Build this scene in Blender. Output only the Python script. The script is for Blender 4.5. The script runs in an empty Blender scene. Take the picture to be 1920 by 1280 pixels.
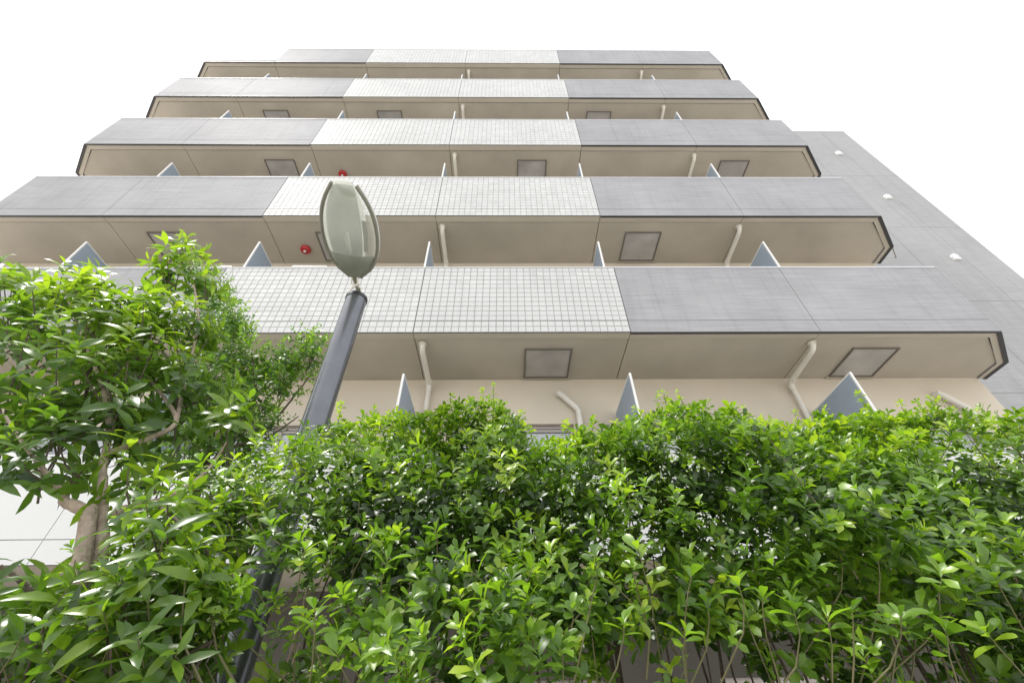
import bpy, bmesh, math, random
import numpy as np
from mathutils import Vector, Matrix
random.seed(7); RNG = np.random.default_rng(11)
S = bpy.context.scene
COL = S.collection
R = math.radians

# ------------------------------------------------------------------ camera
EYE = 1.5
FPX, PITCH, YAW, ROLL = 829.13, R(42.3228), R(.96291), R(.81452)
def ray(px, py):
    a, b = px - 960, 640 - py
    cr, sr = math.cos(ROLL), math.sin(ROLL)
    u, v = a*cr + b*sr, -a*sr + b*cr
    cp, sp = math.cos(PITCH), math.sin(PITCH)
    x, y, z = u, FPX*cp - v*sp, FPX*sp + v*cp
    cy, sy = math.cos(YAW), math.sin(YAW)
    return Vector((x*cy + y*sy, -x*sy + y*cy, z))
def at(px, py, Y):                       # a point of the photo at depth Y metres
    r = ray(px, py); r = r*(Y/r.y)
    return Vector((r.x, r.y, r.z + EYE))
cam = bpy.data.cameras.new('camera'); co = bpy.data.objects.new('camera', cam); COL.objects.link(co)
cam.sensor_width = 36; cam.lens = 36*FPX/1920; cam.clip_start = .05; cam.clip_end = 5000
c0 = ray(960, 640).normalized(); rx = (ray(1060, 640) - ray(960, 640)).normalized(); uy = rx.cross(-c0) * -1
M = Matrix((rx, (-c0).cross(rx), -c0)).transposed().to_4x4(); M.translation = (0, 0, EYE)
co.matrix_world = M
S.camera = co

# ------------------------------------------------------------------ sky, sun, exposure
SUN_EL, SUN_AZ = R(62), R(262)           # azimuth clockwise from +Y: from the left, a little behind the camera
w = bpy.data.worlds.new('World'); S.world = w; w.use_nodes = True
nt = w.node_tree; bg = nt.nodes['Background']
sky = nt.nodes.new('ShaderNodeTexSky'); sky.sky_type = 'NISHITA'; sky.sun_disc = False
sky.sun_elevation = SUN_EL; sky.sun_rotation = SUN_AZ; sky.dust_density = 4
mx = nt.nodes.new('ShaderNodeMixRGB'); mx.inputs[0].default_value = .88
nt.links.new(sky.outputs[0], mx.inputs[1])
cn = nt.nodes.new('ShaderNodeTexNoise'); cn.inputs['Scale'].default_value = 2.2; cn.inputs['Detail'].default_value = 4
cr_ = nt.nodes.new('ShaderNodeValToRGB')
cr_.color_ramp.elements[0].color = (8.6, 8.9, 9.3, 1); cr_.color_ramp.elements[0].position = .3
cr_.color_ramp.elements[1].color = (10.4, 10.5, 10.6, 1); cr_.color_ramp.elements[1].position = .7
nt.links.new(cn.outputs[0], cr_.inputs[0]); nt.links.new(cr_.outputs[0], mx.inputs[2])
nt.links.new(mx.outputs[0], bg.inputs[0]); bg.inputs[1].default_value = .12
sl = bpy.data.lights.new('sun', 'SUN'); sl.energy = 3.0; sl.angle = R(10); sl.color = (1, .96, .9)
so = bpy.data.objects.new('sun', sl); COL.objects.link(so)
sd = Vector((math.sin(SUN_AZ)*math.cos(SUN_EL), math.cos(SUN_AZ)*math.cos(SUN_EL), math.sin(SUN_EL)))
so.rotation_euler = (-sd).to_track_quat('-Z', 'Y').to_euler()
so.location = (-6, -8, 14)
S.view_settings.view_transform = 'Standard'; S.view_settings.look = 'None'
S.view_settings.gamma = 1; S.view_settings.use_curve_mapping = False
S.view_settings.exposure = .62

# ------------------------------------------------------------------ materials
def mat(name, col, rough=.6, metal=0, noise=None, bump=None, spec=.5, vary=None, streak=0, transmission=0, drip=0):
    m = bpy.data.materials.new(name); m.use_nodes = True
    n = m.node_tree.nodes; l = m.node_tree.links; p = n['Principled BSDF']
    p.inputs['Base Color'].default_value = (*col, 1); p.inputs['Roughness'].default_value = rough
    p.inputs['Metallic'].default_value = metal; p.inputs['Specular IOR Level'].default_value = spec
    p.inputs['Transmission Weight'].default_value = transmission
    tc = n.new('ShaderNodeTexCoord'); src = None
    g = n.new('ShaderNodeNewGeometry')
    if noise:
        sc, amt = noise
        t = n.new('ShaderNodeTexNoise'); t.inputs['Scale'].default_value = sc; t.inputs['Detail'].default_value = 6
        l.new(g.outputs['Position'], t.inputs[0])
        r = n.new('ShaderNodeMapRange'); r.inputs[1].default_value = .3; r.inputs[2].default_value = .7
        r.inputs[3].default_value = 1-amt; r.inputs[4].default_value = 1+amt*.6
        l.new(t.outputs[0], r.inputs[0]); src = r.outputs[0]
    if streak:
        mp = n.new('ShaderNodeMapping'); mp.inputs['Scale'].default_value = (1.1, 1.1, 26)
        l.new(g.outputs['Position'], mp.inputs[0])
        t = n.new('ShaderNodeTexNoise'); t.inputs['Scale'].default_value = 1.6; t.inputs['Detail'].default_value = 5
        t.inputs['Distortion'].default_value = .5
        l.new(mp.outputs[0], t.inputs[0])
        r = n.new('ShaderNodeMapRange'); r.inputs[1].default_value = .35; r.inputs[2].default_value = .68
        r.inputs[3].default_value = 1-streak; r.inputs[4].default_value = 1+streak*.4
        l.new(t.outputs[0], r.inputs[0])
        if src:
            mm = n.new('ShaderNodeMath'); mm.operation = 'MULTIPLY'; l.new(src, mm.inputs[0]); l.new(r.outputs[0], mm.inputs[1]); src = mm.outputs[0]
        else: src = r.outputs[0]
    if drip:
        mp = n.new('ShaderNodeMapping'); mp.inputs['Scale'].default_value = (7, 7, .35)
        l.new(g.outputs['Position'], mp.inputs[0])
        t = n.new('ShaderNodeTexNoise'); t.inputs['Scale'].default_value = 1.5; t.inputs['Detail'].default_value = 7; t.inputs['Roughness'].default_value = .7
        l.new(mp.outputs[0], t.inputs[0])
        r = n.new('ShaderNodeMapRange'); r.inputs[1].default_value = .5; r.inputs[2].default_value = .72
        r.inputs[3].default_value = 1; r.inputs[4].default_value = 1-drip
        l.new(t.outputs[0], r.inputs[0])
        mm = n.new('ShaderNodeMath'); mm.operation = 'MULTIPLY'; l.new(src, mm.inputs[0]); l.new(r.outputs[0], mm.inputs[1]); src = mm.outputs[0]
    if vary:
        oi = n.new('ShaderNodeNewGeometry')
        r = n.new('ShaderNodeMapRange'); r.inputs[3].default_value = 1-vary; r.inputs[4].default_value = 1+vary*.5
        l.new(oi.outputs['Random Per Island'], r.inputs[0])
        if src:
            mm = n.new('ShaderNodeMath'); mm.operation = 'MULTIPLY'; l.new(src, mm.inputs[0]); l.new(r.outputs[0], mm.inputs[1]); src = mm.outputs[0]
        else: src = r.outputs[0]
    if src:
        vm = n.new('ShaderNodeVectorMath'); vm.operation = 'SCALE'; vm.inputs[0].default_value = col
        l.new(src, vm.inputs['Scale']); l.new(vm.outputs[0], p.inputs['Base Color'])
    if bump:
        sc, st, di = bump
        t = n.new('ShaderNodeTexNoise'); t.inputs['Scale'].default_value = sc; t.inputs['Detail'].default_value = 8
        l.new(g.outputs['Position'], t.inputs[0])
        b = n.new('ShaderNodeBump'); b.inputs['Strength'].default_value = st; b.inputs['Distance'].default_value = di
        l.new(t.outputs[0], b.inputs['Height']); l.new(b.outputs[0], p.inputs['Normal'])
    return m

MT = {}
MT['grey'] = mat('grey_tile', (.333, .334, .346), .68, spec=.25, drip=.13, noise=(.9, .12), streak=.11, bump=(14, .25, .01))
MT['wing'] = mat('wing_tile', (.36, .362, .366), .65, spec=.25, drip=.12, noise=(.4, .08), streak=.10, bump=(18, .2, .008))
MT['tile'] = mat('white_tile', (.545, .55, .545), .5, drip=.07, spec=.25, noise=(1.2, .05), vary=.07)
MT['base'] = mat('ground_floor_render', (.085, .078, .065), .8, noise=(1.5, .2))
MT['joint'] = mat('tile_joint', (.36, .36, .355), .85, noise=(3, .1))
MT['joint2'] = mat('pale_tile_joint', (.43, .43, .425), .85, noise=(3, .1))
MT['white'] = mat('white_render', (.565, .57, .56), .5, noise=(.8, .05))
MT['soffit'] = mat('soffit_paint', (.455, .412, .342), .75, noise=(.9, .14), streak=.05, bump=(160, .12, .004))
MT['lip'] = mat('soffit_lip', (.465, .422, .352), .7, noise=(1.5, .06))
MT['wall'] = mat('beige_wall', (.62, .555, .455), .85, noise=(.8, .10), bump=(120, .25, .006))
MT['dark'] = mat('dark_drip_and_shadow', (.035, .032, .032), .45)  # drip metal, also the painted shadow line under the white bays
MT['fin'] = mat('blue_grey_board', (.30, .36, .43), .5, noise=(2, .05))
MT['finedge'] = mat('white_edge_trim', (.72, .72, .70), .4)
MT['pipe'] = mat('cream_drainpipe', (.70, .67, .60), .38, noise=(5, .06))
MT['hatch'] = mat('hatch_metal', (.45, .43, .41), .35, metal=.15, noise=(2.5, .22))
MT['hatchframe'] = mat('hatch_frame', (.17, .15, .125), .5)
MT['frame'] = mat('window_frame', (.36, .32, .29), .35, metal=.3)
MT['pane'] = mat('window_pane', (.45, .47, .50), .06, spec=.8, noise=(1.4, .08))
MT['red'] = mat('red_bell', (.42, .018, .022), .3)
MT['coping'] = mat('coping_metal', (.60, .60, .63), .35, metal=.1)
MT['pave'] = mat('ground_paving', (.48, .46, .43), .85, noise=(1.2, .15), bump=(40, .3, .01))
MT['soil'] = mat('bed_soil', (.09, .065, .045), .95, noise=(9, .4), bump=(30, 1, .04))
MT['kerb'] = mat('kerb_stone', (.38, .37, .35), .8, noise=(6, .15), bump=(60, .4, .01))
MT['polem'] = mat('painted_pole', (.15, .155, .17), .24, metal=.6, noise=(14, .08))
MT['poledark'] = mat('pole_collar', (.03, .03, .035), .4)
MT['rim'] = mat('lamp_rim', (.24, .23, .20), .42, noise=(20, .12))
MT['gear'] = mat('lamp_gear_tray', (.16, .165, .12), .5, noise=(16, .35))
MT['refl'] = mat('lamp_reflector', (.80, .82, .81), .25, metal=.35, noise=(6, .1))
MT['bark'] = mat('bark', (.36, .285, .225), .8, noise=(26, .35), bump=(70, .9, .01))
MT['bark2'] = mat('dark_bark', (.10, .078, .055), .85, noise=(30, .35), bump=(70, .9, .01))
MT['twig'] = mat('green_twig', (.13, .12, .055), .6, noise=(12, .3))

def glassy(name, tint, fac):
    m = bpy.data.materials.new(name); m.use_nodes = True
    n = m.node_tree.nodes; l = m.node_tree.links; p = n['Principled BSDF']
    p.inputs['Base Color'].default_value = (*tint, 1); p.inputs['Roughness'].default_value = .22
    tr = n.new('ShaderNodeBsdfTransparent'); tr.inputs[0].default_value = (*[min(1, t*1.55+.1) for t in tint], 1)
    tl = n.new('ShaderNodeBsdfTranslucent'); tl.inputs[0].default_value = (*tint, 1)
    m1 = n.new('ShaderNodeMixShader'); m1.inputs[0].default_value = .45
    l.new(p.outputs[0], m1.inputs[1]); l.new(tl.outputs[0], m1.inputs[2])
    m2 = n.new('ShaderNodeMixShader'); m2.inputs[0].default_value = fac
    l.new(m1.outputs[0], m2.inputs[1]); l.new(tr.outputs[0], m2.inputs[2])
    l.new(m2.outputs[0], n['Material Output'].inputs[0])
    return m
MT['bowl'] = glassy('lamp_bowl', (.62, .64, .58), .72)
MT['dome'] = glassy('lamp_dome', (.72, .72, .68), .3)

def leafmat(name, stops, rough=.34, transl=.38):
    m = bpy.data.materials.new(name); m.use_nodes = True
    n = m.node_tree.nodes; l = m.node_tree.links; p = n['Principled BSDF']
    a = n.new('ShaderNodeAttribute'); a.attribute_name = 'tone'
    nz = n.new('ShaderNodeTexNoise'); nz.inputs['Scale'].default_value = 60; nz.inputs['Detail'].default_value = 3
    g = n.new('ShaderNodeNewGeometry'); l.new(g.outputs['Position'], nz.inputs[0])
    ad = n.new('ShaderNodeMath'); ad.operation = 'MULTIPLY_ADD'; l.new(nz.outputs[0], ad.inputs[0]); ad.inputs[1].default_value = .22
    sb = n.new('ShaderNodeMath'); sb.operation = 'SUBTRACT'; l.new(a.outputs['Fac'], sb.inputs[0]); sb.inputs[1].default_value = .11
    l.new(sb.outputs[0], ad.inputs[2])
    cr = n.new('ShaderNodeValToRGB'); e = cr.color_ramp.elements
    e[0].position = stops[0][0]; e[0].color = (*stops[0][1], 1); e[1].position = stops[-1][0]; e[1].color = (*stops[-1][1], 1)
    for s_ in stops[1:-1]:
        k = e.new(s_[0]); k.color = (*s_[1], 1)
    l.new(ad.outputs[0], cr.inputs[0])
    l.new(cr.outputs[0], p.inputs['Base Color'])
    p.inputs['Roughness'].default_value = rough; p.inputs['Specular IOR Level'].default_value = .65
    tl = n.new('ShaderNodeBsdfTranslucent')
    mc = n.new('ShaderNodeMixRGB'); mc.blend_type = 'MULTIPLY'; mc.inputs[0].default_value = 1
    l.new(cr.outputs[0], mc.inputs[1]); mc.inputs[2].default_value = (1.9, 2.0, .75, 1)
    l.new(mc.outputs[0], tl.inputs[0])
    ms = n.new('ShaderNodeMixShader'); ms.inputs[0].default_value = transl
    l.new(p.outputs[0], ms.inputs[1]); l.new(tl.outputs[0], ms.inputs[2])
    l.new(ms.outputs[0], n['Material Output'].inputs[0])
    return m
MT['hleaf'] = leafmat('hedge_leaf', [(0, (.020, .044, .008)), (.35, (.060, .125, .014)), (.65, (.150, .265, .024)), (1, (.33, .42, .035))], transl=.42)
MT['tleaf'] = leafmat('tree_leaf', [(0, (.028, .065, .016)), (.4, (.075, .145, .022)), (.72, (.165, .26, .025)), (1, (.29, .37, .035))], .28, .5)
MT['sleaf'] = leafmat('small_leaf', [(0, (.025, .060, .012)), (.45, (.07, .155, .016)), (.8, (.15, .26, .022)), (1, (.26, .35, .035))], .4, .48)

# ------------------------------------------------------------------ helpers
def link(name, me, m, parent=None, kind=None, loc=(0, 0, 0)):
    o = bpy.data.objects.new(name, me); COL.objects.link(o)
    if m is not None and not me.materials: me.materials.append(m)
    o.location = loc
    if parent is not None:
        o.parent = parent
    if kind: o['kind'] = kind
    return o
def empty(name, loc, label, cat, group=None):
    o = bpy.data.objects.new(name, None); COL.objects.link(o); o.location = loc; o.empty_display_size = .2
    o['label'] = label; o['category'] = cat
    if group: o['group'] = group
    return o
class MB:
    def __init__(s): s.v = []; s.f = []; s.fm = []
    def box(s, x0, x1, y0, y1, z0, z1, m=0):
        b = len(s.v)
        s.v += [(x, y, z) for z in (z0, z1) for (x, y) in ((x0, y0), (x1, y0), (x1, y1), (x0, y1))]
        s.f += [tuple(b+i for i in q) for q in ((3,2,1,0),(4,5,6,7),(0,1,5,4),(1,2,6,5),(2,3,7,6),(3,0,4,7))]; s.fm += [m]*6
    def prism(s, poly, z0, z1, m=0):     # poly counter-clockwise seen from above
        b = len(s.v); n = len(poly)
        s.v += [(x, y, z0) for x, y in poly] + [(x, y, z1) for x, y in poly]
        s.f += [tuple(b+i for i in reversed(range(n))), tuple(b+n+i for i in range(n))]
        s.f += [(b+i, b+(i+1) % n, b+n+(i+1) % n, b+n+i) for i in range(n)]; s.fm += [m]*(n+2)
    def tube(s, pts, rads, sides=10, m=0, caps=True):
        pts = [Vector(p) for p in pts]; n = len(pts)
        if not isinstance(rads, (list, tuple)): rads = [rads]*n
        b = len(s.v); ref = None
        for i, p in enumerate(pts):
            t = (pts[min(i+1, n-1)] - pts[max(i-1, 0)]).normalized()
            if ref is None: ref = Vector((1, 0, 0)) if abs(t.x) < .8 else Vector((0, 1, 0))
            ref = (ref - t*ref.dot(t)).normalized(); q = t.cross(ref)
            for k in range(sides):
                a = 2*math.pi*k/sides
                s.v.append(tuple(p + (ref*math.cos(a) + q*math.sin(a))*rads[i]))
        for i in range(n-1):
            for k in range(sides):
                a0 = b+i*sides+k; a1 = b+i*sides+(k+1) % sides
                s.f.append((a0, a1, a1+sides, a0+sides)); s.fm.append(m)
        if caps:
            s.f += [tuple(b+k for k in reversed(range(sides))), tuple(b+(n-1)*sides+k for k in range(sides))]; s.fm += [m]*2
    def build(s, name, mats, parent=None, off=(0, 0, 0), kind=None, smooth=False, origin=None):
        if not isinstance(mats, (list, tuple)): mats = [mats]
        o3 = Vector(origin) if origin else Vector((0, 0, 0))
        me = bpy.data.meshes.new(name)
        vs = s.v if not origin else [tuple(Vector(v)-o3) for v in s.v]
        me.from_pydata(vs, [], s.f)
        for m in mats: me.materials.append(m)
        if len(mats) > 1: me.polygons.foreach_set('material_index', s.fm)
        if smooth:
            me.polygons.foreach_set('use_smooth', [True]*len(me.polygons)); me.set_sharp_from_angle(angle=R(42))
        me.update()
        return link(name, me, None, parent, kind, tuple(Vector(off)+o3))

# ------------------------------------------------------------------ ground
g = MB(); g.box(-400, 400, -400, 400, -.3, 0); o = g.build('ground', MT['pave'], kind='structure')
g = MB(); g.box(-3.4, 4.2, .82, 2.75, -.1, .1); o = g.build('planting_bed', MT['soil'], kind='structure')
g = MB(); g.box(-3.5, 4.3, .70, .815, -.1, .13); g.box(-3.5, 4.3, 2.755, 2.87, -.1, .13); o = g.build('kerb', MT['kerb'], kind='structure')

# ------------------------------------------------------------------ apartment building
BASE = Vector((0, 5.45, 0)); NB = tuple(-BASE)
B = empty('apartment_building', BASE, 'grey and white apartment block with five stepped rows of balconies seen from below', 'building')
H, H1, PH, DF, DW = 2.8993, 4.1517 + EYE, 1.415, 4.37, 5.45
XL, XA, XB, XC, XD, XE, XR = -9.36, -7.21, -4.37, -1.273, 1.703, 4.32, 6.834
CH = .66; TH = .13
def soff(l): return H1 + H*(l-1)
tile_me = None
bay_edges = [XL, XA, XB, XC, XD, XE, XR]
TW = (XD-XC)/29
def tile_mesh(wd, hd):
    me = bpy.data.meshes.new('tile'); a, b = wd/2, hd/2; c = .0035
    v = [(-a, 0, -b), (a, 0, -b), (a, 0, b), (-a, 0, b), (-a+c, -.007, -b+c), (a-c, -.007, -b+c), (a-c, -.007, b-c), (-a+c, -.007, b-c)]
    me.from_pydata(v, [], [(4,5,6,7), (0,1,5,4), (1,2,6,5), (2,3,7,6), (3,0,4,7)]); me.materials.append(MT['tile']); me.update(); return me
GAP = .0065
def gap_for(lv): return {1: .0062, 2: .0050, 3: .0032}.get(lv, .0016)
def rows_for(z, top, band=True):
    r = []
    n = 2; hh = .213/n
    if band: r += [(z+.004+hh*(i+.5), hh) for i in range(n)]
    z0 = z+.226; n = int(round((top-.02-z0)/.1)); hh = (top-.02-z0)/n
    r += [(z0+hh*(i+.5), hh) for i in range(n)]
    return r
single = 0
for lv in range(0, 6):
    z = soff(lv); top = z + (PH if lv else 1.10)
    zf = z + .2
    # floor slab: the balcony's own mesh
    XLr, XRr = XL-CH, XR+CH
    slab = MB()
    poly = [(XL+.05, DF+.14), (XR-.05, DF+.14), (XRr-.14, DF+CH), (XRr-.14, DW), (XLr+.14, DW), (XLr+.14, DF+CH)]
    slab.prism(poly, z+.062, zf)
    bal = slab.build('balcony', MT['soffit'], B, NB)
    # ceiling panels, one per bay, with open joints
    e = [XL, XA, XB, XC, XD, XE, XR]
    for i in range(6):
        a, b = e[i]+.006, e[i+1]-.006; s = MB()
        y0 = DF+TH+.014
        if i == 0: s.prism([(XL+.06, y0), (b, y0), (b, DW), (XLr+TH+.02, DW), (XLr+TH+.02, DF+CH+.02)], z+.014, z+.060)
        elif i == 5: s.prism([(a, y0), (XR-.06, y0), (XRr-TH-.02, DF+CH+.02), (XRr-TH-.02, DW), (a, DW)], z+.014, z+.060)
        else: s.prism([(a, y0), (b, y0), (b, DW), (a, DW)], z+.014, z+.060)
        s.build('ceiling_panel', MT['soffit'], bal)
    # front parapets, one per bay
    for i in range(6):
        a, b = e[i]+.004, e[i+1]-.004
        white = i in (2, 3) or lv == 0
        tp = top
        if lv == 5 and i == 0: tp = z + .23
        s = MB()
        if white and lv > 0:
            s.box(a, b, DF+.008, DF+TH, z+.001, z+.217); s.box(a, b, DF+.008, DF+TH, z+.226, tp-.02); s.box(a, b, DF+.025, DF+TH, z+.217, z+.226)
            s.build('parapet', MT['joint' if lv < 2 and i == 3 else 'joint2'], bal)
        else:
            s.box(a, b, DF, DF+TH, z, z+.217)
            if tp-.02 > z+.3:
                s.box(a, b, DF, DF+TH, z+.226, tp-.02); s.box(a, b, DF+.02, DF+TH, z+.217, z+.226)
            s.build('parapet', MT['white'] if white else MT['grey'], bal)
        s = MB(); s.box(a, b, DF-.006, DF+TH+.01, tp-.02, tp); s.build('coping', MT['coping'] if not white else MT['white'], bal)
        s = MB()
        if white: s.box(a, b, DF+.001, DF+.012, z-.006, z+.0)  # on white bays a thin dark strip stands in for the shadow line
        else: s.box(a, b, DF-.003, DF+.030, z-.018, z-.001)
        s.build('drip_or_shadow_edge', MT['dark'], bal)
        s = MB(); s.box(a, b, DF+.032 if not white else DF+.014, DF+TH, z-.004, z+.0); s.build('edge_strip', MT['lip'], bal)
    # chamfered and straight ends
    for sgn, X0, X1 in ((-1, XL, XLr), (1, XR, XRr)):
        tp = z+.23 if (lv == 5 and sgn < 0) else top
        d = TH*math.tan(R(22.5))
        out = [(X0, DF), (X1, DF+CH), (X1, DW-.002)]
        inn = [(X0-sgn*d, DF+TH), (X1-sgn*TH, DF+CH+d), (X1-sgn*TH, DW-.002)]
        mid = [(X0-sgn*d*.42, DF+TH*.42), (X1-sgn*TH*.42, DF+CH+d*.42), (X1-sgn*TH*.42, DW-.002)]
        for k in range(2):
            def quad(p, q, za, zb, name, m):
                poly = [p[k], p[k+1], q[k+1], q[k]]
                if sgn < 0: poly = poly[::-1]
                s = MB(); s.prism(poly, za, zb); s.build(name, m, bal)
            m = MT['grey'] if lv else MT['white']
            quad(out, inn, z, tp-.02, 'parapet', m)
            quad(out, inn, tp-.02, tp, 'coping', MT['coping'])
            quad(out, mid, z-.018, z-.001, 'drip_or_shadow_edge', MT['dark'])
            quad(mid, inn, z-.006, z-.001, 'edge_strip', MT['lip'])
    # tiles on the white bays
    if lv > 0:
        rows = rows_for(z, top); stuff_v = []; stuff_f = []
        for (xa, xb) in ((XC, XD), (XB, XC)):
            n = 29 if xa == XC else 30
            wd = (xb-xa-.008)/n
            for ri, (zc, hh) in enumerate(rows):
                if lv == 1 and xa == XC and ri < 10:
                    if ri in (0, 2):
                        tm = tile_mesh(wd-gap_for(lv), hh-gap_for(lv))
                    for k in range(n):
                        t = bpy.data.objects.new('tile', tm); COL.objects.link(t); t.parent = bal
                        t.location = (xa+.004+wd*(k+.5), DF+.008-random.uniform(0, .0012), zc)
                        t.rotation_euler = (random.uniform(-.006, .006), 0, random.uniform(-.006, .006)); single += 1
                    continue
                for k in range(n):
                    x = xa+.004+wd*(k+.5); a, b = (wd-gap_for(lv))/2, (hh-gap_for(lv))/2; c = .0035; bb = len(stuff_v)
                    dy = DF+.008-random.uniform(0, .0012); tx = random.uniform(-.0006, .0006)
                    stuff_v += [(x-a, dy, zc-b), (x+a, dy, zc-b), (x+a, dy, zc+b), (x-a, dy, zc+b),
                                (x-a+c, dy-.007+tx, zc-b+c), (x+a-c, dy-.007-tx, zc-b+c), (x+a-c, dy-.007, zc+b-c), (x-a+c, dy-.007, zc+b-c)]
                    stuff_f += [tuple(bb+i for i in q) for q in ((4,5,6,7), (0,1,5,4), (1,2,6,5), (2,3,7,6), (3,0,4,7))]
        me = bpy.data.meshes.new('tile_field'); me.from_pydata(stuff_v, [], stuff_f)
        link('tile_field', me, MT['tile'], bal, 'stuff')
    if lv == 0: continue
    # evacuation hatches
    for hx in (() if lv == 5 else (.60, 5.32, -5.2) if lv % 2 else (2.57, -3.2, -6.3)):
        s = MB(); a, b, c, d = hx-.34, hx+.34, 4.72, 5.385; t = .02
        z0, z1 = z-.012, z+.0135
        s.box(a, b, c, c+t, z0, z1); s.box(a, b, d-t, d, z0, z1); s.box(a, a+t, c+t, d-t, z0, z1); s.box(b-t, b, c+t, d-t, z0, z1)
        s.build('hatch_frame', MT['hatchframe'], bal)
        s = MB(); s.box(a+t+.004, b-t-.004, c+t+.004, d-t-.004, z+.002, z+.0135); s.build('hatch_lid', MT['hatch'], bal)
        s = MB(); s.box(a-.03, b+.03, d+.002, d+.05, z-.004, z+.0135); s.build('hatch_hinge', MT['lip'], bal)
    # drainpipes
    for X in (-1.17, 4.31):
        s = MB(); yw = DW-.075
        s.tube([(X, 4.60, z+.012), (X, 4.60, z-.05), (X, 4.64, z-.085), (X, 4.70, z-.10), (X+.004, yw-.07, z-.13), (X+.005, yw-.015, z-.15), (X+.005, yw, z-.21), (X+.005, yw, z-H+.21)],
               [.038]*8, 12)
        s.build('drainpipe', MT['pipe'], bal, smooth=True)
        s = MB(); s.tube([(X, 4.60, z-.002), (X, 4.60, z-.022)], .058, 14); s.build('pipe_flange', MT['pipe'], bal, smooth=True)
        s = MB(); s.tube([(X+.0045, yw-.10, z-.128), (X+.005, yw-.03, z-.14), (X+.005, yw, z-.185), (X+.005, yw, z-.27)], .045, 12); s.build('pipe_socket', MT['pipe'], bal, smooth=True)
        s = MB(); s.box(X-.06, X+.07, yw-.055, DW, z-.9, z-.865); s.build('pipe_clip', MT['pipe'], bal)
# partitions belong to the balcony they stand on
for lv in range(0, 5):
    z = soff(lv) + .2; zt = soff(lv+1) - .60
    bal = [c for c in B.children if c.name.split('.')[0] == 'balcony'][lv]
    for X in (-7.2, -4.25, -1.33, 1.6, 4.49):
        s = MB(); s.box(X-.012, X+.012, 4.53, DW, z+.0, zt-.02); s.build('partition', MT['fin'], bal)
        s = MB(); s.box(X-.014, X+.014, 4.508, 4.53, z, zt); s.box(X-.014, X+.014, 4.53, DW, zt-.02, zt); s.build('partition_trim', MT['finedge'], bal)
bals = [c for c in B.children if c.name.split('.')[0] == 'balcony']
# red alarm bells under the second and third rows
for lv, X, Y in ((2, -3.83, 5.09), (3, -3.83, 5.06)):
    z = soff(lv); s = MB()
    s.tube([(X, Y, z+.013), (X, Y, z-.012), (X, Y, z-.014), (X, Y, z-.05), (X, Y, z-.075), (X, Y, z-.082)], [.062, .062, .095, .095, .075, .03], 24)
    s.build('alarm_bell', MT['red'], bals[lv], smooth=True)
    s = MB(); s.tube([(X, Y, z-.080), (X, Y, z-.098)], [.028, .02], 14); s.build('bell_lens', MT['finedge'], bals[lv], smooth=True)
# small handrail brackets on the lowest visible parapet
for a, b in ((-3.38, -2.86), (-4.62, -4.36)):
    s = MB(); zt = soff(1)+PH; s.tube([(a-.05, DF+.05, zt-.005), (a, DF+.04, zt+.075), (b, DF+.04, zt+.075), (b+.05, DF+.05, zt-.005)], .010, 8)
    s.build('handrail_bracket', MT['finedge'], bals[1], smooth=True)
# brackets at the right ends
for lv, k in ((2, 1), (3, .6)):
    s = MB(); z = soff(lv)+.03; X = XR+CH+.002
    s.tube([(X, DW-.4, z), (X+.30*k, DW-.1, z+.03), (X, DW-.06, z+.03), (X, DW-.4, z)], .014, 6); s.build('end_bracket', MT['frame'], bals[lv])

# back wall with window openings, floor by floor
WINS = [(-8.9, -7.6), (-6.6, -4.9), (-4.10, -2.30), (-.80, .955), (2.1, 3.75), (5.1, 6.77)]
for lv in range(-1, 5):
    z0 = 0 if lv < 0 else soff(lv) + .2
    z1 = soff(lv+1) + .061
    wt = soff(lv+1) - .78; wb = z0 + (.9 if lv < 0 else .12)
    s = MB(); x = XL-.45
    s.box(XL-.45, 7.37, DW, DW+.2, wt, z1-.001); s.box(XL-.45, 7.37, DW, DW+.2, z0-.138 if lv >= 0 else 0, wb)
    for a, b in WINS + [(7.37, 7.4)]:
        s.box(x, a, DW, DW+.2, wb, wt); x = b
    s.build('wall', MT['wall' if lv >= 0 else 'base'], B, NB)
    for a, b in WINS:
        f = MB(); y0, y1 = DW+.05, DW+.12; t = .05
        f.box(a, b, y0, y1, wt-t, wt); f.box(a, b, y0, y1, wb, wb+t); f.box(a, a+t, y0, y1, wb+t, wt-t); f.box(b-t, b, y0, y1, wb+t, wt-t)
        m = (a+b)/2; f.box(m-.03, m+.03, y0+.01, y1, wb+t, wt-t)
        f.box(a+t, b-t, y0+.015, y1-.01, wt-t-.045, wt-t-.002)
        win = f.build('window', MT['frame'], B, NB)
        for c, d in ((a+t, m-.03), (m+.03, b-t)):
            p = MB(); p.box(c, d, y0+.04, y0+.052, wb+t, wt-t-.047); p.build('pane', MT['pane'], win)
s = MB(); s.box(XL-.45, 7.37, DW+.2, 13, 0, soff(5)+.06); s.build('core_block', MT['wall'], B, NB)
# wall drain pipes with elbows under the first row
for X, zt in ((.79, 3.846), (6.485, 3.816)):
    zz = zt+EYE; s = MB(); y = DW-.07
    s.tube([(X-.03, DW+.0, zz+.02), (X-.01, y, zz+.01), (X+.05, y, zz-.05), (X+.225, y, zz-.255), (X+.245, y, zz-.30), (X+.247, y, zz-.36), (X+.247, y, zz-2.1)], [.036, .045, .045, .043, .043, .043, .043], 12)
    s.build('wall_pipe', MT['pipe'], B, NB, smooth=True)

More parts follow.
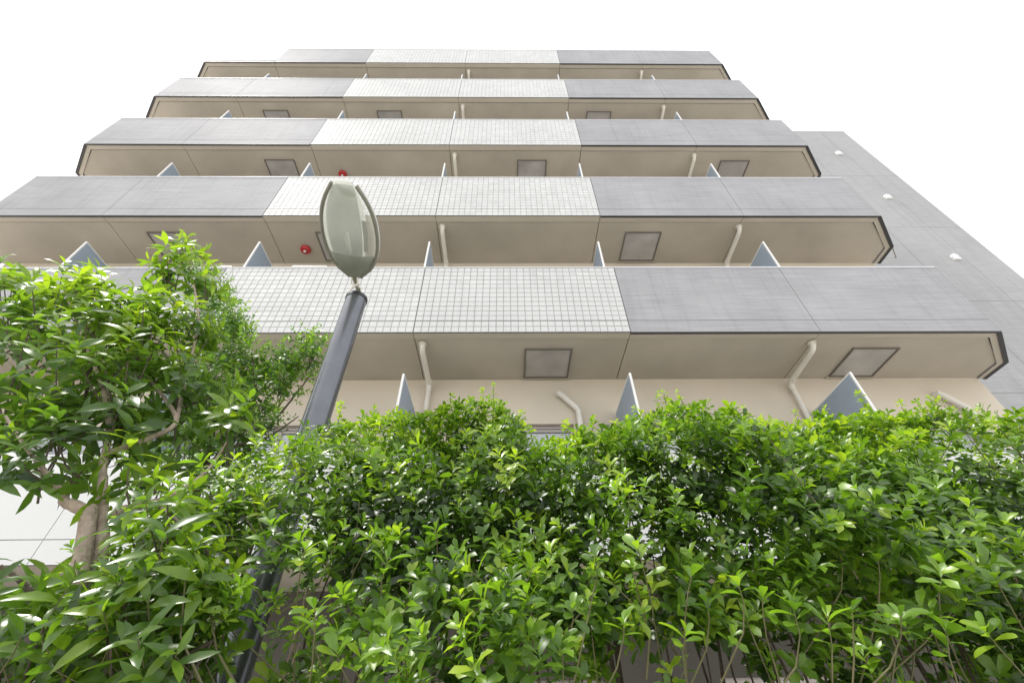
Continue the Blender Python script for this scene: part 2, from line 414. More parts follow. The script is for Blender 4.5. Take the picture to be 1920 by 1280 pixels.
# right wing: panelled grey wall set back
WY = 6.73; WX = [7.372, 8.95, 10.3, 11.52, 12.40]; WZ = [0, 1.5, 3.1, 6.28, 8.835, 11.79, 14.656, 17.98]
s = MB(); s.box(7.372, 12.38, WY+.03, 12, 0, 17.97); wing = s.build('wing_wall', MT['joint'], B, NB)
for i in range(4):
    for j in range(7):
        g_ = .004; s = MB(); s.box(WX[i]+(g_ if i else 0), WX[i+1]-(g_ if i < 3 else 0), WY-random.uniform(0, .0015), WY+.03, WZ[j]+g_, WZ[j+1]-g_)
        s.build('wall_panel', MT['wing'], wing)
s = MB(); s.box(12.381, 12.40, WY+.031, 12, 0, 17.98); s.build('side_cladding', MT['wing'], wing)
s = MB(); s.box(7.372, 12.41, WY-.01, 12, 17.981, 18.0); s.build('coping', MT['coping'], wing)
for zz in (14.75+EYE-.05, 11.85+EYE, 8.94+EYE, 6.03+EYE):
    v = MB()
    v.tube([(11.28, WY-.001, zz), (11.28, WY-.02, zz), (11.28, WY-.045, zz-.004), (11.28, WY-.05, zz-.005)], [.098, .098, .09, .07], 24)
    v.build('vent_cap', MT['finedge'], wing, smooth=True)
    v = MB(); v.box(11.19, 11.37, WY-.048, WY-.002, zz-.104, zz-.06); v.build('vent_cap_lip', MT['finedge'], wing)

# ------------------------------------------------------------------ street lamp
PX, PY = -.975, 1.95
L = empty('street_lamp', (PX, PY, 0), 'grey metal lamp post rising through the leaves with a leaf-shaped lamp head', 'street lamp')
LO = (-PX, -PY, 0)
s = MB(); zt = 2.156+EYE
s.tube([(PX, PY, 0), (PX, PY, zt)], [.068, .065], 40, caps=False); s.build('pole', MT['polem'], L, LO, smooth=True)
s = MB(); s.tube([(PX, PY, zt-.02), (PX, PY, zt+.004), (PX, PY, zt+.008)], [.069, .069, .060], 40); s.build('pole_collar', MT['poledark'], L, LO, smooth=True)
s = MB(); s.tube([(PX, PY, .1), (PX, PY, .115), (PX, PY, .14)], [.15, .15, .08], 24); s.build('base_plate', MT['polem'], L, LO, smooth=True)
HZ = 2.3 + EYE
p0 = Vector((-1.0, 1.885, HZ)); p1 = Vector((-.897, 1.225, HZ))
ax = (p1-p0); LEN = ax.length; ax.normalize(); sd_ = Vector((ax.y, -ax.x, 0)).normalized()
if sd_.x < 0: sd_ = -sd_
upv = Vector((0, 0, 1))
prof = [(0, .025), (.04, .06), (.10, .098), (.2, .132), (.35, .156), (.5, .162), (.65, .155), (.78, .135), (.88, .108), (.95, .082), (1, .060)]
def wd(t):
    x = [p[0] for p in prof]; v = [p[1] for p in prof]
    return sum(float(np.interp(min(1, max(0, t+o)), x, v)) for o in (-.04, -.02, 0, .02, .04))/5
def hp(t, s_, h): return p0 + ax*(LEN*t) + sd_*(s_*wd(t)) + upv*h
TS = [0, .02, .05, .1, .15, .2, .25, .28, .34, .4, .46, .5, .56, .62, .68, .74, .8, .84, .88, .92, .95, .98, 1]
def shell(name, m, hfun, sc=1, s0=-1, s1=1, n=14, t0=0, t1=1, thick=.004):
    s = MB(); ts = [t for t in TS if t0 <= t <= t1]
    for lay in (0, 1):
        for t in ts:
            for k in range(n+1):
                q = s0+(s1-s0)*k/n
                s.v.append(tuple(hp(t, q*sc, hfun(t, q)+lay*thick)))
    N = len(ts)*(n+1)
    for i in range(len(ts)-1):
        for k in range(n):
            a = i*(n+1)+k
            s.f.append((a, a+1, a+n+2, a+n+1)); s.f.append((N+a, N+a+n+1, N+a+n+2, N+a+1)); s.fm += [0, 0]
    return s.build(name, m, L, LO, smooth=True)
# rim
rp = [hp(t, -1, 0) for t in TS] + [hp(t, 1, 0) for t in reversed(TS)]
for q in (-1, 1):
    s = MB(); s.tube([hp(t, q, 0) for t in TS], [.0115]*(len(TS)-1)+[.008], 10); s.build('rim', MT['rim'], L, LO, smooth=True)
s = MB(); s.tube([hp(t, 1.02, .018) for t in TS], .009, 8); s.build('rim_lip', MT['finedge'], L, LO, smooth=True)
shell('lamp_dome', MT['dome'], lambda t, q: .02+.11*math.sqrt(max(0, 1-q*q))*math.sin(math.pi*min(1, t*.85+.12)), s0=-1, s1=.45)
shell('lamp_bowl', MT['bowl'], lambda t, q: -.075*math.sqrt(max(0, 1-q*q))*math.sin(math.pi*min(1, t*.85+.1)), sc=.97)
shell('reflector', MT['refl'], lambda t, q: .035+.05*(1-q*q), sc=.70, s0=-1.2, s1=.45, t0=.15, t1=.95)
shell('gear_tray', MT['gear'], lambda t, q: -.035*math.sqrt(max(0, 1-q*q))+.01, sc=.93, t0=0, t1=.28)
shell('reflector_wing', MT['rim'], lambda t, q: .05-.03*q, sc=1, s0=.42, s1=.60, t0=.28, t1=.62)
s = MB(); s.tube([hp(.26, -.2, .03), hp(.46, -.2, .03), hp(.49, -.2, .03)], [.016, .016, .006], 14); s.build('lamp_tube', MT['refl'], L, LO, smooth=True)
s = MB(); s.tube([(PX, PY, zt-.01), (PX+.005, PY-.01, zt+.05), (-.99, 1.93, zt+.10), (-1.0, 1.90, HZ-.01), tuple(p0+ax*.04)], [.020, .017, .013, .018, .024], 10)
s.build('neck', MT['gear'], L, LO, smooth=True)
s = MB(); s.tube([(PX-.03, PY-.01, zt), (PX-.045, PY-.03, zt+.06), (-.975, 1.90, zt+.09), (-.98, 1.87, HZ-.01)], .007, 8)
s.tube([(PX+.03, PY+.0, zt), (PX+.02, PY-.03, zt+.07), (-1.02, 1.90, zt+.10), (-1.01, 1.86, HZ)], .006, 8); s.build('cable', MT['pipe'], L, LO, smooth=True)

# ------------------------------------------------------------------ foliage tools
def leaf_proto(kind, L_=1., W_=.42, fold=.25, curl=.25, seg=4):
    """unit leaf along +X, face up +Z; returns verts, faces"""
    if kind == 'round': prof_ = [(.0, .08), (.2, .36), (.42, .76), (.66, 1.0), (.86, .88), (.96, .5)]
    elif kind == 'obovate': prof_ = [(.0, .08), (.36, .68), (.74, 1.0)]
    elif kind == 'small': prof_ = [(.0, .1), (.5, 1.0)]
    else: prof_ = [(.0, .05), (.25, .78), (.52, 1.0), (.78, .62)]
    v = []; f = []
    for t, ww in prof_:
        x = t*L_; z = -curl*t*t*L_; h = W_*.5*ww
        v += [(x, -h, z+fold*h), (x, 0, z), (x, h, z+fold*h)]
    for i in range(len(prof_)-1):
        a = i*3; f += [(a, a+1, a+4, a+3), (a+1, a+2, a+5, a+4)]
    a = (len(prof_)-1)*3; v.append((L_*math.cos(curl*.6), 0, -curl*L_)); k = len(v)-1
    f += [(a, a+1, k), (a+1, a+2, k)]
    return np.array(v, float), f
def rotm(ax_, an): return np.array(Matrix.Rotation(an, 3, ax_))
def make_sprig(kind, n, stem, tilt=(35, 75), W_=.42, rosette=.5, droop=0, seed=0, fold=.25, curl=.25):
    """sprig growing along +Z, unit leaf length"""
    rn = random.Random(seed); V = []; F = []; T = []; LM = []
    stemv = []
    ph0 = rn.uniform(0, 6.28)
    for i in range(n):
        t = i/max(1, n-1); zz = stem*(t**rosette)
        c = rn.uniform(.7, 1.25)*curl; lv_, lf = leaf_proto(kind, 1, W_*rn.uniform(.85, 1.15), fold*rn.uniform(.4, 1.5), c)
        sc = rn.uniform(.75, 1.1)*(1 if t < .8 else .72)
        tl = math.radians(tilt[1]+(tilt[0]-tilt[1])*t + rn.uniform(-12, 12))       # from stem axis
        m = rotm('Z', ph0 + i*2.4 + rn.uniform(-.3, .3)) @ rotm('Y', -(math.pi/2-tl)) @ rotm('X', rn.uniform(-.35, .35))
        p = (m @ (lv_*sc).T).T + np.array([0, 0, zz])
        LM.append((m*sc, np.array([0, 0, zz])))
        b = sum(len(x) for x in V); V.append(p); F += [tuple(b+j for j in q) for q in lf]; T.append(np.full(len(p), rn.uniform(-.16, .16)+.20*(t-.5)))
    return np.vstack(V), F, np.concatenate(T), LM
def frames(dirs, rng):
    """rotation matrices taking +Z to dirs with random spin"""
    d = dirs/np.linalg.norm(dirs, axis=1, keepdims=True)
    r = rng.normal(size=d.shape); x = r - d*(r*d).sum(1, keepdims=True); x /= np.linalg.norm(x, axis=1, keepdims=True)
    y = np.cross(d, x)
    return np.stack([x, y, d], axis=2)
def scatter(name, protos, pos, dirs, size, tone, m, parent, off):
    rng = RNG; fr = frames(dirs, rng); n = len(pos); pick = rng.integers(0, len(protos), n)
    VV = []; counts = []; loops = []; TT = []; base = 0
    for k, (V, F, T, _) in enumerate(protos):
        idx = np.where(pick == k)[0]
        if not len(idx): continue
        A = np.einsum('nij,vj->nvi', fr[idx]*size[idx, None, None], V) + pos[idx, None, :]
        VV.append(A.reshape(-1, 3)); TT.append((T[None, :]+tone[idx, None]).reshape(-1))
        fl = np.array([j for q in F for j in q]); fc = np.array([len(q) for q in F])
        offs = base + np.arange(len(idx))*len(V)
        loops.append((fl[None, :]+offs[:, None]).reshape(-1)); counts.append(np.tile(fc, len(idx)))
        base += len(idx)*len(V)
    V = np.vstack(VV).astype(np.float32); Lp = np.concatenate(loops).astype(np.int32); C = np.concatenate(counts).astype(np.int32)
    me = bpy.data.meshes.new(name); me.vertices.add(len(V)); me.vertices.foreach_set('co', V.ravel())
    me.loops.add(len(Lp)); me.loops.foreach_set('vertex_index', Lp)
    me.polygons.add(len(C)); st = np.concatenate([[0], np.cumsum(C)[:-1]]).astype(np.int32)
    me.polygons.foreach_set('loop_start', st); me.polygons.foreach_set('use_smooth', np.ones(len(C), bool))
    at_ = me.attributes.new('tone', 'FLOAT', 'POINT'); at_.data.foreach_set('value', np.clip(np.concatenate(TT), 0, .92).astype(np.float32))
    me.materials.append(m); me.update(calc_edges=True)
    return link(name, me, None, parent, 'stuff', off)
_leafcache = {}
def single_leaves(kind, pos, dirs, size, tone, protos, m, parent, off, W_, limit):
    """the nearest sprigs as one object per leaf"""
    fr = frames(dirs, RNG); cnt = 0; tw = MB()
    for i in range(len(pos)):
        V, F, T, LM = protos[i % len(protos)]
        if cnt+len(LM) > limit: break
        for (mm, zz) in LM:
            tn = round(max(0, min(1, tone[i]+random.uniform(-.14, .14)))*8)/8; var = random.randrange(3)
            key = (kind, tn, var)
            if key not in _leafcache:
                rv = random.Random(var)
                lv_, lf = leaf_proto('round' if kind == 'obovate' else kind, 1, W_*(.85+.15*var), .15+.12*var, .12+.14*var)
                me = bpy.data.meshes.new('leaf'); me.from_pydata(lv_.tolist(), [], lf); me.polygons.foreach_set('use_smooth', [True]*len(lf))
                a_ = me.attributes.new('tone', 'FLOAT', 'POINT'); a_.data.foreach_set('value', np.full(len(lv_), tn, np.float32))
                me.materials.append(m); _leafcache[key] = me
            Mx = Matrix((fr[i]*size[i] @ mm).tolist()).to_4x4()
            tv = fr[i]*size[i] @ zz + pos[i] + np.array(off)
            Mx.translation = Vector(tv.tolist())
            o = bpy.data.objects.new('leaf', _leafcache[key]); COL.objects.link(o); o.parent = parent; o.matrix_local = Mx
            cnt += 1
        d = Vector((fr[i][:, 2]*size[i]).tolist()); p = Vector(pos[i].tolist())
        zl = LM[-1][1][2]
        side = Vector((random.uniform(-.9, .9), random.uniform(.3, 1), -.6)).normalized()
        tw.tube([p+d*zl, p, p-d*.8+side*size[i]*.6, p-d*1.2+side*size[i]*3.2, p-d*1.2+side*size[i]*6.5], [.001, .0013, .0016, .002, .0024], 5)
    tw.build('twig', MT['twig'], parent, off, kind='stuff', smooth=True)
    return cnt
def vnoise(P, scale, seed=0):
    """cheap smooth value noise from sines"""
    r = np.random.default_rng(seed); out = np.zeros(len(P))
    for k in range(7):
        d = r.normal(size=3); d /= np.linalg.norm(d); out += np.sin(P@d*scale*r.uniform(.6, 1.7)+r.uniform(0, 6.28))
    return out/2.4
def wob(a, b, n, amp, rr=random):
    a, b = Vector(a), Vector(b); o = [a]
    for i in range(1, n):
        t = i/n; o.append(a.lerp(b, t)+Vector([rr.uniform(-amp, amp) for _ in range(3)]))
    o.append(b); return o

# ------------------------------------------------------------------ hedge
HB = (1.0, 1.7, .1); HO = tuple(-Vector(HB))
hedge = empty('hedge', HB, 'tall loose green hedge with rounded leaves filling the lower right, in front of the building', 'hedge')
sil = [(430, 990), (480, 910), (540, 850), (600, 800), (650, 782), (700, 782), (745, 768), (800, 775), (850, 755), (900, 745), (925, 738), (950, 765), (985, 800), (1010, 836), (1050, 815), (1110, 800), (1170, 785), (1215, 768), (1250, 762), (1300, 780), (1360, 792), (1430, 788), (1500, 784), (1560, 782), (1620, 776), (1680, 772), (1750, 768), (1800, 786), (1860, 792), (1940, 790), (2300, 800)]
YT = 1.72
TX = np.array([at(a, b, YT).x for a, b in sil]); TZ = np.array([at(a, b, YT).z for a, b in sil])
def ztop(x): return np.interp(x, TX, TZ)
def yfront(x, z):
    P = np.stack([x, x*0, z], 1)
    t = np.clip((z-1.45)/1.25, 0, 1)
    return 1.14 + .46*t**1.2 + .12*vnoise(P, 5.5, 3) + .09*vnoise(P, 14, 4)
hp_ = [make_sprig('obovate', n, st, (25, 80), .46, .6, seed=i, fold=.35, curl=.3) for i, (n, st) in enumerate([(7, .7), (8, 1.0), (6, .5), (9, 1.3), (7, .9), (8, .6)])]
def hedge_batch(n, zlo, zhi, depth, size0, size1, thin):
    x = RNG.uniform(-1.25, 3.3, n); zt_ = ztop(x); z = RNG.uniform(zlo, zhi, n)
    dz = RNG.exponential(depth, n); y = yfront(x, z) + dz
    zcap = EYE + (zt_-EYE)*np.minimum(1, (y+.0)/YT)
    k = (z < zcap - .034 + .03*vnoise(np.stack([x, y, z*0], 1), 22, 5)) & (y < 2.45)
    P = np.stack([x, y, z], 1)
    low = np.clip((z-1.55)/.55, 0, 1)                      # thinner towards the foot
    keep = RNG.random(n) < (thin + (1-thin)*low)*np.where(x < -.75, .6, 1)
    gap = vnoise(P, 8, 9) + .5*vnoise(P, 19, 8) > -.85 + 1.05*(1-low)
    k &= keep & gap
    k &= ~((np.abs(x/y + .50) < .085) & ((z-EYE)/y < .52) & (y < 1.9) & (RNG.random(n) < .78))      # bare slot by the lamp post
    P = P[k]; zt_ = zt_[k]; low = low[k]; dz = dz[k]
    nn = len(P)
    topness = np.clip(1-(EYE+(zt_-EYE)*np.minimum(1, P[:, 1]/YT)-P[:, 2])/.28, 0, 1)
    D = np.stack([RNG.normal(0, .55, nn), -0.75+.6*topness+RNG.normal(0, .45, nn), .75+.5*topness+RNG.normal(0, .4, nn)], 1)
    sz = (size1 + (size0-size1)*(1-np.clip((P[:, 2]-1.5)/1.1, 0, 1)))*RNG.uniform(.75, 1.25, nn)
    tn = .33 + .30*topness + .13*vnoise(P, 9, 6) + RNG.normal(0, .16, nn) + .30*(RNG.random(nn) < .06)  # paler near the top: young growth, plus top light painted into the tone
    return P, D, sz, tn
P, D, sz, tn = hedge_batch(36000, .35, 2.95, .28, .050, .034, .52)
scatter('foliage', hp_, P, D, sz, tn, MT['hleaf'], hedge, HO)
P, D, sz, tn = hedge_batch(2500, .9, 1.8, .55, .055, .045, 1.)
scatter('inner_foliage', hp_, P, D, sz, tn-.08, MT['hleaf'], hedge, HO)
n = 90; x = RNG.uniform(-.8, 2.6, n); z = RNG.uniform(1.52, 2.35, n); y = yfront(x, z) - RNG.uniform(.0, .10, n)
k = z-EYE < (ztop(x)-EYE)*np.minimum(1, y/YT) - .12; x, y, z = x[k], y[k], z[k]; n = len(x); m_ = 6
cx = np.repeat(np.stack([x, y, z], 1), m_, 0) + RNG.normal(0, .035, (n*m_, 3))
dn = np.repeat(np.stack([RNG.normal(0, .5, n), -.7+RNG.normal(0, .3, n), np.full(n, .9)], 1), m_, 0) + RNG.normal(0, .3, (n*m_, 3))
tn_ = np.repeat(.58+RNG.normal(0, .12, n), m_) + RNG.normal(0, .06, n*m_)
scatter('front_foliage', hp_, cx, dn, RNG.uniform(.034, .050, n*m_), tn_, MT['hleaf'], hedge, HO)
# top surface going back
n = 3200; x = RNG.uniform(-1.1, 3.3, n); y = RNG.uniform(1.6, 2.4, n); z = EYE + (ztop(x)-EYE)*np.minimum(1, y/YT) - .030 - np.abs(RNG.normal(0, .05, n)) - .10*(y-1.7).clip(0)
P = np.stack([x, y, z], 1); D = np.stack([RNG.normal(0, .4, n), RNG.normal(-.15, .4, n), np.full(n, 1.)], 1)
scatter('top_foliage', hp_, P, D, RNG.uniform(.024, .036, n), .66+RNG.normal(0, .14, n), MT['hleaf'], hedge, HO)
# tall shoots standing out of the top
sh = [(925, 728), (905, 745), (1245, 740), (1272, 738), (1232, 752), (1258, 755), (1612, 742), (1622, 755), (1110, 790), (1060, 800), (845, 745), (1370, 782), (1395, 770), (1550, 772), (1745, 752), (1770, 760), (1728, 764), (640, 765), (700, 772), (1690, 762), (1720, 758), (1195, 772), (980, 782), (1490, 776), (1840, 782)]
ps = []; ds = []; tw = MB()
for i, (a, b) in enumerate(sh):
    p = at(a, b, YT + random.uniform(-.06, .1)); q = p + Vector((random.uniform(-.03, .03), random.uniform(-.02, .05), -.22))
    tw.tube([q, q.lerp(p, .5)+Vector((.006, 0, 0)), p], [.003, .0025, .0015], 5)
    for k in range(4):
        t = k/3; ps.append(tuple(q.lerp(p, .45+.55*t))); ds.append((random.uniform(-.5, .5), random.uniform(-.5, .2), 1))
scatter('shoot_foliage', hp_, np.array(ps), np.array(ds, float), RNG.uniform(.020, .030, len(ps)), .78+RNG.normal(0, .1, len(ps)), MT['hleaf'], hedge, HO)
tw.build('shoot', MT['twig'], hedge, HO, kind='stuff', smooth=True)
# near sprays hanging out in front: one object per leaf
near = [(565, 1060, 1.05), (590, 1190, .98), (640, 1250, 1.0), (745, 1170, 1.05), (715, 1090, 1.1), (760, 1240, .98), (860, 1150, 1.08), (905, 1090, 1.12), (900, 1200, 1.02),
        (1000, 1170, 1.04), (985, 1100, 1.12), (1075, 1160, 1.05), (1055, 1230, .98), (1120, 1080, 1.1), (1170, 1190, 1.0), (1210, 1080, 1.08), (1290, 1110, 1.05), (1330, 1160, 1.0), (1280, 1220, .98), (1395, 1130, 1.05), (1430, 1140, 1.02),
        (1500, 1190, .98), (1560, 1210, .97), (1600, 1170, 1.0), (1580, 1060, 1.1), (1650, 1080, 1.05), (1700, 1060, 1.08), (1760, 1110, 1.02), (1820, 1080, 1.06), (1880, 1110, 1.0), (1690, 1190, .97), (1780, 1230, .95), (1480, 1000, 1.2), (1130, 1010, 1.2), (820, 1020, 1.2), (1870, 1210, .95), (690, 1020, 1.18)]
ps = np.array([tuple(at(*q)) for q in near]); n = len(ps)
ds = np.stack([RNG.normal(0, .4, n), RNG.normal(-.45, .2, n), np.full(n, 1.)], 1)
cnt = single_leaves('obovate', ps, ds, RNG.uniform(.040, .054, n), .60+RNG.normal(0, .13, n), hp_, MT['hleaf'], hedge, HO, .46, 298)
# stems
for i in range(34):
    x = -1.0 + 4.1*i/33 + random.uniform(-.06, .06); y = random.uniform(1.62, 2.1)
    zt_ = float(ztop(x)) - .5; rr = random.uniform(.008, .022)
    a = Vector((x, y, .08)); b = Vector((x+random.uniform(-.22, .22), y+random.uniform(-.12, .12), zt_))
    s = MB(); pts = wob(a, b, 7, .025); s.tube(pts, [rr*(1-.65*k/7) for k in range(8)], 8)
    s.build('stem', MT['bark2'] if i % 3 else MT['bark'], hedge, HO, smooth=True)
for i in range(40):
    x = -.45 + 2.7*i/39 + random.uniform(-.06, .06); y = random.uniform(1.32, 1.62); rr = random.uniform(.004, .009)
    a = Vector((x, y, .08)); b = Vector((x+random.uniform(-.25, .25), y+random.uniform(.0, .15), random.uniform(1.8, 2.1)))
    s = MB(); s.tube(wob(a, b, 8, .022), [rr*(1-.6*k/8) for k in range(9)], 7)
    s.build('stem', MT['bark2'], hedge, HO, smooth=True)
tw = MB()
te = []
for i in range(300):
    x = random.uniform(-1.1, 3.2); z = random.uniform(.9, 2.35); y = float(yfront(np.array([x]), np.array([z]))[0]) + random.uniform(.0, .35)
    a = Vector((x, y, z)); b = a + Vector((random.uniform(-.20, .20), random.uniform(-.16, .05), random.uniform(.10, .36)))
    if b.z-EYE > (float(ztop(b.x))-EYE)*min(1, b.y/YT)-.06: continue
    te += [tuple(b), tuple(a.lerp(b, .8)), tuple(a.lerp(b, .55))]
    m_ = a.lerp(b, .5)+Vector((random.uniform(-.03, .03), random.uniform(-.03, .03), -.02))
    tw.tube([a, m_, b], [.0028, .0021, .0012], 5)
tw.build('twigs', MT['twig'], hedge, HO, kind='stuff', smooth=True)
te = np.array(te); n = len(te)
scatter('spray_foliage', hp_, te, np.stack([RNG.normal(0, .5, n), RNG.normal(-.5, .3, n), np.full(n, .9)], 1), RNG.uniform(.030, .046, n), .58+RNG.normal(0, .14, n), MT['hleaf'], hedge, HO)

# ------------------------------------------------------------------ broad-leaved tree at the left
TB = at(125, 1290, 1.38); TBg = Vector((TB.x, TB.y, .1)); TO = tuple(-TBg)
tree = empty('broadleaf_tree', TBg, 'small tree with long glossy pointed leaves and a pale forked trunk at the left', 'tree')
def limb(name, pts, rads, m='bark', n=10):
    s = MB(); P_ = [Vector(p[1:]) if p[0] == 'w' else at(*p) for p in pts]
    # smooth with catmull-rom
    Q = []; RR = []
    for i in range(len(P_)-1):
        a, b, c, d = P_[max(i-1, 0)], P_[i], P_[i+1], P_[min(i+2, len(P_)-1)]
        for k in range(4):
            t = k/4; Q.append(.5*((2*b)+(c-a)*t+(2*a-5*b+4*c-d)*t*t+(3*b-a-3*c+d)*t**3)); RR.append(rads[i]+(rads[i+1]-rads[i])*t)
    Q.append(P_[-1]); RR.append(rads[-1])
    RR = [r_*random.uniform(.93, 1.07) for r_ in RR]
    s.tube(Q, RR, n); return s.build(name, MT[m], tree, TO, smooth=True)
g0 = at(125, 1290, 1.38)
limb('trunk', [('w', g0.x-.01, 1.38, .05), ('w', g0.x, 1.38, .9), (128, 1250, 1.38), (138, 1130, 1.37), (160, 1010, 1.36), (168, 950, 1.36)], [.040, .032, .028, .025, .022, .021])
limb('trunk', [('w', g0.x+.06, 1.44, .05), ('w', g0.x+.05, 1.43, .9), (168, 1240, 1.42), (180, 1120, 1.42), (190, 1000, 1.40), (192, 930, 1.40), (193, 870, 1.40), (205, 800, 1.42), (190, 720, 1.45), (150, 620, 1.5), (120, 540, 1.5)], [.035, .027, .024, .022, .020, .015, .012, .010, .008, .006, .003])
limb('branch', [(168, 960, 1.36), (140, 948, 1.35), (120, 938, 1.33), (126, 915, 1.32)], [.018, .017, .014, .010])
limb('branch', [(122, 930, 1.32), (90, 890, 1.28), (50, 840, 1.25), (10, 780, 1.22)], [.010, .007, .006, .004])
limb('branch', [(182, 985, 1.40), (225, 958, 1.42), (275, 945, 1.45), (330, 925, 1.48), (390, 880, 1.55), (430, 820, 1.6)], [.017, .015, .012, .009, .006, .002])
limb('branch', [(196, 850, 1.41), (255, 830, 1.45), (330, 793, 1.5), (300, 735, 1.5), (262, 690, 1.5), (215, 620, 1.52), (180, 560, 1.52)], [.011, .010, .009, .007, .006, .005, .003])
limb('branch', [(330, 793, 1.5), (350, 700, 1.58), (372, 600, 1.62), (360, 520, 1.64), (346, 470, 1.65)], [.008, .007, .006, .005, .002])
limb('branch', [(165, 1180, 1.40), (220, 1115, 1.30), (290, 1070, 1.22), (350, 1010, 1.15)], [.016, .013, .009, .004])
limb('branch', [(300, 950, 1.30), (350, 990, 1.22), (385, 1020, 1.18), (388, 1080, 1.15)], [.006, .005, .004, .003], 'bark2')
limb('branch', [(150, 1270, 1.35), (100, 1180, 1.22), (50, 1100, 1.15), (0, 1060, 1.1)], [.013, .010, .007, .004], 'bark2')
limb('branch', [(160, 1290, 1.36), (260, 1260, 1.2), (330, 1240, 1.12), (400, 1200, 1.1)], [.014, .011, .008, .004], 'bark2')
tp_ = [make_sprig('lance', n, st, (35, 95), .285, .75, seed=20+i, fold=.22, curl=.42) for i, (n, st) in enumerate([(7, .55), (8, .8), (6, .5), (9, 1.0), (7, .7)])]
# (px, py, depth, radius m, count, tone)
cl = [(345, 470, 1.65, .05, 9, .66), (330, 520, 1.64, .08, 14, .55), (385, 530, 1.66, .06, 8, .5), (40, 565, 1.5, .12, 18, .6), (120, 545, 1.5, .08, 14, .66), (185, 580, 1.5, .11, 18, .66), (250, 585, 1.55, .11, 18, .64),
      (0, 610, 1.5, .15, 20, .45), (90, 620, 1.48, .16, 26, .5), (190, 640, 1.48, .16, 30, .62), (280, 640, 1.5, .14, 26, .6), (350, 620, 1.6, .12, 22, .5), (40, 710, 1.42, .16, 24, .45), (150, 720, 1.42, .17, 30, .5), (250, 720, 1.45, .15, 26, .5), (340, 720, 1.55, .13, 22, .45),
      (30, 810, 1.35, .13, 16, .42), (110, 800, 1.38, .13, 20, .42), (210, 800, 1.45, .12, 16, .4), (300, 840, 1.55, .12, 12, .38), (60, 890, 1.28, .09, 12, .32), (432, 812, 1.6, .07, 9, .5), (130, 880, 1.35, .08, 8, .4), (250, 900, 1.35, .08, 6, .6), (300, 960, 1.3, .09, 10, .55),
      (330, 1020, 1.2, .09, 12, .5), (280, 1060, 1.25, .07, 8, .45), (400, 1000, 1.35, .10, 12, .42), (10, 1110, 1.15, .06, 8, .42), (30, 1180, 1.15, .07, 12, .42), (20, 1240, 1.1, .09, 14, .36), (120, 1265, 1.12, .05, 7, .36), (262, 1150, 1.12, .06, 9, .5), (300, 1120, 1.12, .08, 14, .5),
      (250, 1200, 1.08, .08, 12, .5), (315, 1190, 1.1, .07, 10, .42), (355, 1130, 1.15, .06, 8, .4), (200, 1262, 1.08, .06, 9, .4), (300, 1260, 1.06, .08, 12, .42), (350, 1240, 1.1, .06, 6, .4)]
ps = []; ds = []; ss = []; tt = []; tw = MB()
for (a, b, Y, rr, c, tn_) in cl:
    cpt = at(a, b, Y)
    root = cpt.lerp(at(185, 930, 1.4), .55) if (a < 140 and 850 < b < 1010) else cpt + Vector((.10, .05, -.20 - rr))
    for k in range(max(1, int(round(c*(.92 if b < 700 else .8 if b < 1000 else .85))))):
        v = Vector(RNG.normal(size=3)); v.normalize(); v *= rr*(random.random()**.45)*1.15; v.y *= 1.25
        p = cpt+v; ps.append(tuple(p)); d = v.normalized()*.8+Vector((0, -.15, .75)); ds.append(tuple(d))
        near_ = max(0, 1.6-Y)
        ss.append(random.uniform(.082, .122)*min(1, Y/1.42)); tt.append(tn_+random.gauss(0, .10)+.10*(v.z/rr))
        if k % 2 == 0: 
            r0 = root.lerp(cpt, random.uniform(.2, .8)); tw.tube([r0, r0.lerp(p, .5)+Vector((0, 0, -.015)), p], [.0038, .0028, .0018], 5)
ps = np.array(ps); ds = np.array(ds); ss = np.array(ss); tt = np.array(tt)
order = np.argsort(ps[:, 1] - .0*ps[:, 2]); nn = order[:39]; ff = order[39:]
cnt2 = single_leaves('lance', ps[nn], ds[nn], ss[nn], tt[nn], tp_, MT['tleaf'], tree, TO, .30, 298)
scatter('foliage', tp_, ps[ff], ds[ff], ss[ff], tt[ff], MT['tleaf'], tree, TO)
tw.build('twigs', MT['bark2'], tree, TO, kind='stuff', smooth=True)

# ------------------------------------------------------------------ small-leaved tree behind it
SB = Vector((-2.05, 2.45, .1)); SO = tuple(-SB)
t2 = empty('small_leaved_tree', SB, 'fine-leaved dark green tree between the broad-leaved tree and the lamp post', 'tree')
sp_ = [make_sprig('small', n, st, (30, 75), .5, .9, seed=40+i, fold=.3, curl=.2) for i, (n, st) in enumerate([(11, 2.6), (13, 3.2), (9, 2.0), (12, 3.6)])]
def limb2(name, pts, rads):
    s = MB(); P_ = [at(*p) if p[0] > 10 else Vector(p) for p in pts]; Q = []; RR = []
    for i in range(len(P_)-1):
        a, b, c, d = P_[max(i-1, 0)], P_[i], P_[i+1], P_[min(i+2, len(P_)-1)]
        for k in range(3):
            t = k/3; Q.append(.5*((2*b)+(c-a)*t+(2*a-5*b+4*c-d)*t*t+(3*b-a-3*c+d)*t**3)); RR.append(rads[i]+(rads[i+1]-rads[i])*t)
    Q.append(P_[-1]); RR.append(rads[-1]); s.tube(Q, RR, 8); s.build(name, MT['bark2'], t2, SO, smooth=True)
limb2('trunk', [(-2.05, 2.45, .05), (-1.95, 2.45, 1.2), (330, 1130, 2.4), (350, 1000, 2.4), (375, 900, 2.4), (400, 800, 2.4), (400, 700, 2.4), (395, 620, 2.4), (385, 540, 2.4)], [.04, .034, .03, .026, .022, .016, .011, .008, .004])
limb2('branch', [(362, 960, 2.4), (430, 900, 2.4), (470, 840, 2.4), (530, 770, 2.4), (585, 700, 2.4)], [.018, .014, .010, .007, .003])
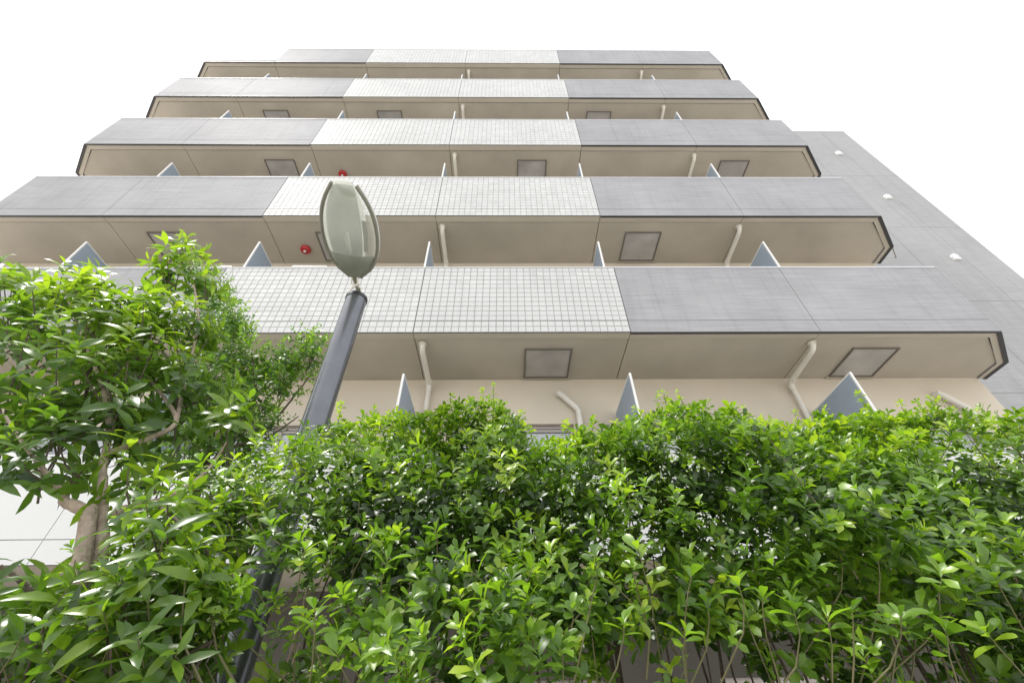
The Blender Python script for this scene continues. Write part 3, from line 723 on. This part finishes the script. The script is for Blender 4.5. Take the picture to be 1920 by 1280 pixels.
limb2('branch', [(380, 880, 2.4), (430, 840, 2.35), (500, 820, 2.3), (560, 780, 2.3)], [.013, .010, .007, .003])
limb2('branch', [(400, 780, 2.4), (460, 720, 2.4), (540, 680, 2.4), (600, 660, 2.4)], [.012, .009, .006, .003])
limb2('branch', [(398, 700, 2.4), (440, 640, 2.4), (440, 580, 2.4)], [.008, .005, .002])
limb2('branch', [(355, 980, 2.4), (420, 960, 2.35), (500, 900, 2.3), (545, 870, 2.3)], [.012, .009, .006, .003])
c2 = [(370, 520, .10, 26), (395, 560, .11, 34), (420, 600, .10, 34), (405, 650, .13, 40), (440, 625, .07, 18), (380, 720, .16, 50), (450, 680, .11, 34), (500, 690, .10, 28), (550, 685, .09, 26), (590, 662, .06, 14), (575, 645, .05, 10), (430, 740, .14, 44), (490, 740, .11, 30), (540, 730, .07, 12), (400, 800, .15, 36), (460, 790, .12, 26), (500, 800, .08, 10), (350, 860, .14, 24), (420, 860, .13, 22), (470, 860, .09, 9), (300, 780, .2, 26), (380, 930, .14, 18), (440, 950, .13, 18), (470, 1010, .10, 16), (500, 960, .08, 12), (300, 900, .15, 12), (430, 1040, .12, 14), (250, 850, .15, 10), (520, 1020, .08, 12)]
ps = []; ds = []; tw = MB(); tt = []
for (a, b, rr, c) in c2:
    cpt = at(a, b, 2.35); root = cpt+Vector((-.05, .05, -.15-rr))
    for k in range(int(c*2.1)):
        v = Vector(RNG.normal(size=3)); v.normalize(); v *= rr*(random.random()**.4)*1.1; v.y *= 1.3; p = cpt+v
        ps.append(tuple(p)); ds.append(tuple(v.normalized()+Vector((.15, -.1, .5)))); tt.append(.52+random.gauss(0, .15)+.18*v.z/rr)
        if k % 7 == 0:
            r0 = root.lerp(cpt, random.random()); tw.tube([r0, r0.lerp(p, .5)+Vector((0, 0, -.02)), p], [.004, .003, .0015], 5)
scatter('foliage', sp_, np.array(ps), np.array(ds), RNG.uniform(.030, .044, len(ps)), np.array(tt), MT['sleaf'], t2, SO)
tw.build('twigs', MT['bark2'], t2, SO, kind='stuff', smooth=True)
print('tiles', single, 'leaves', cnt, cnt2)
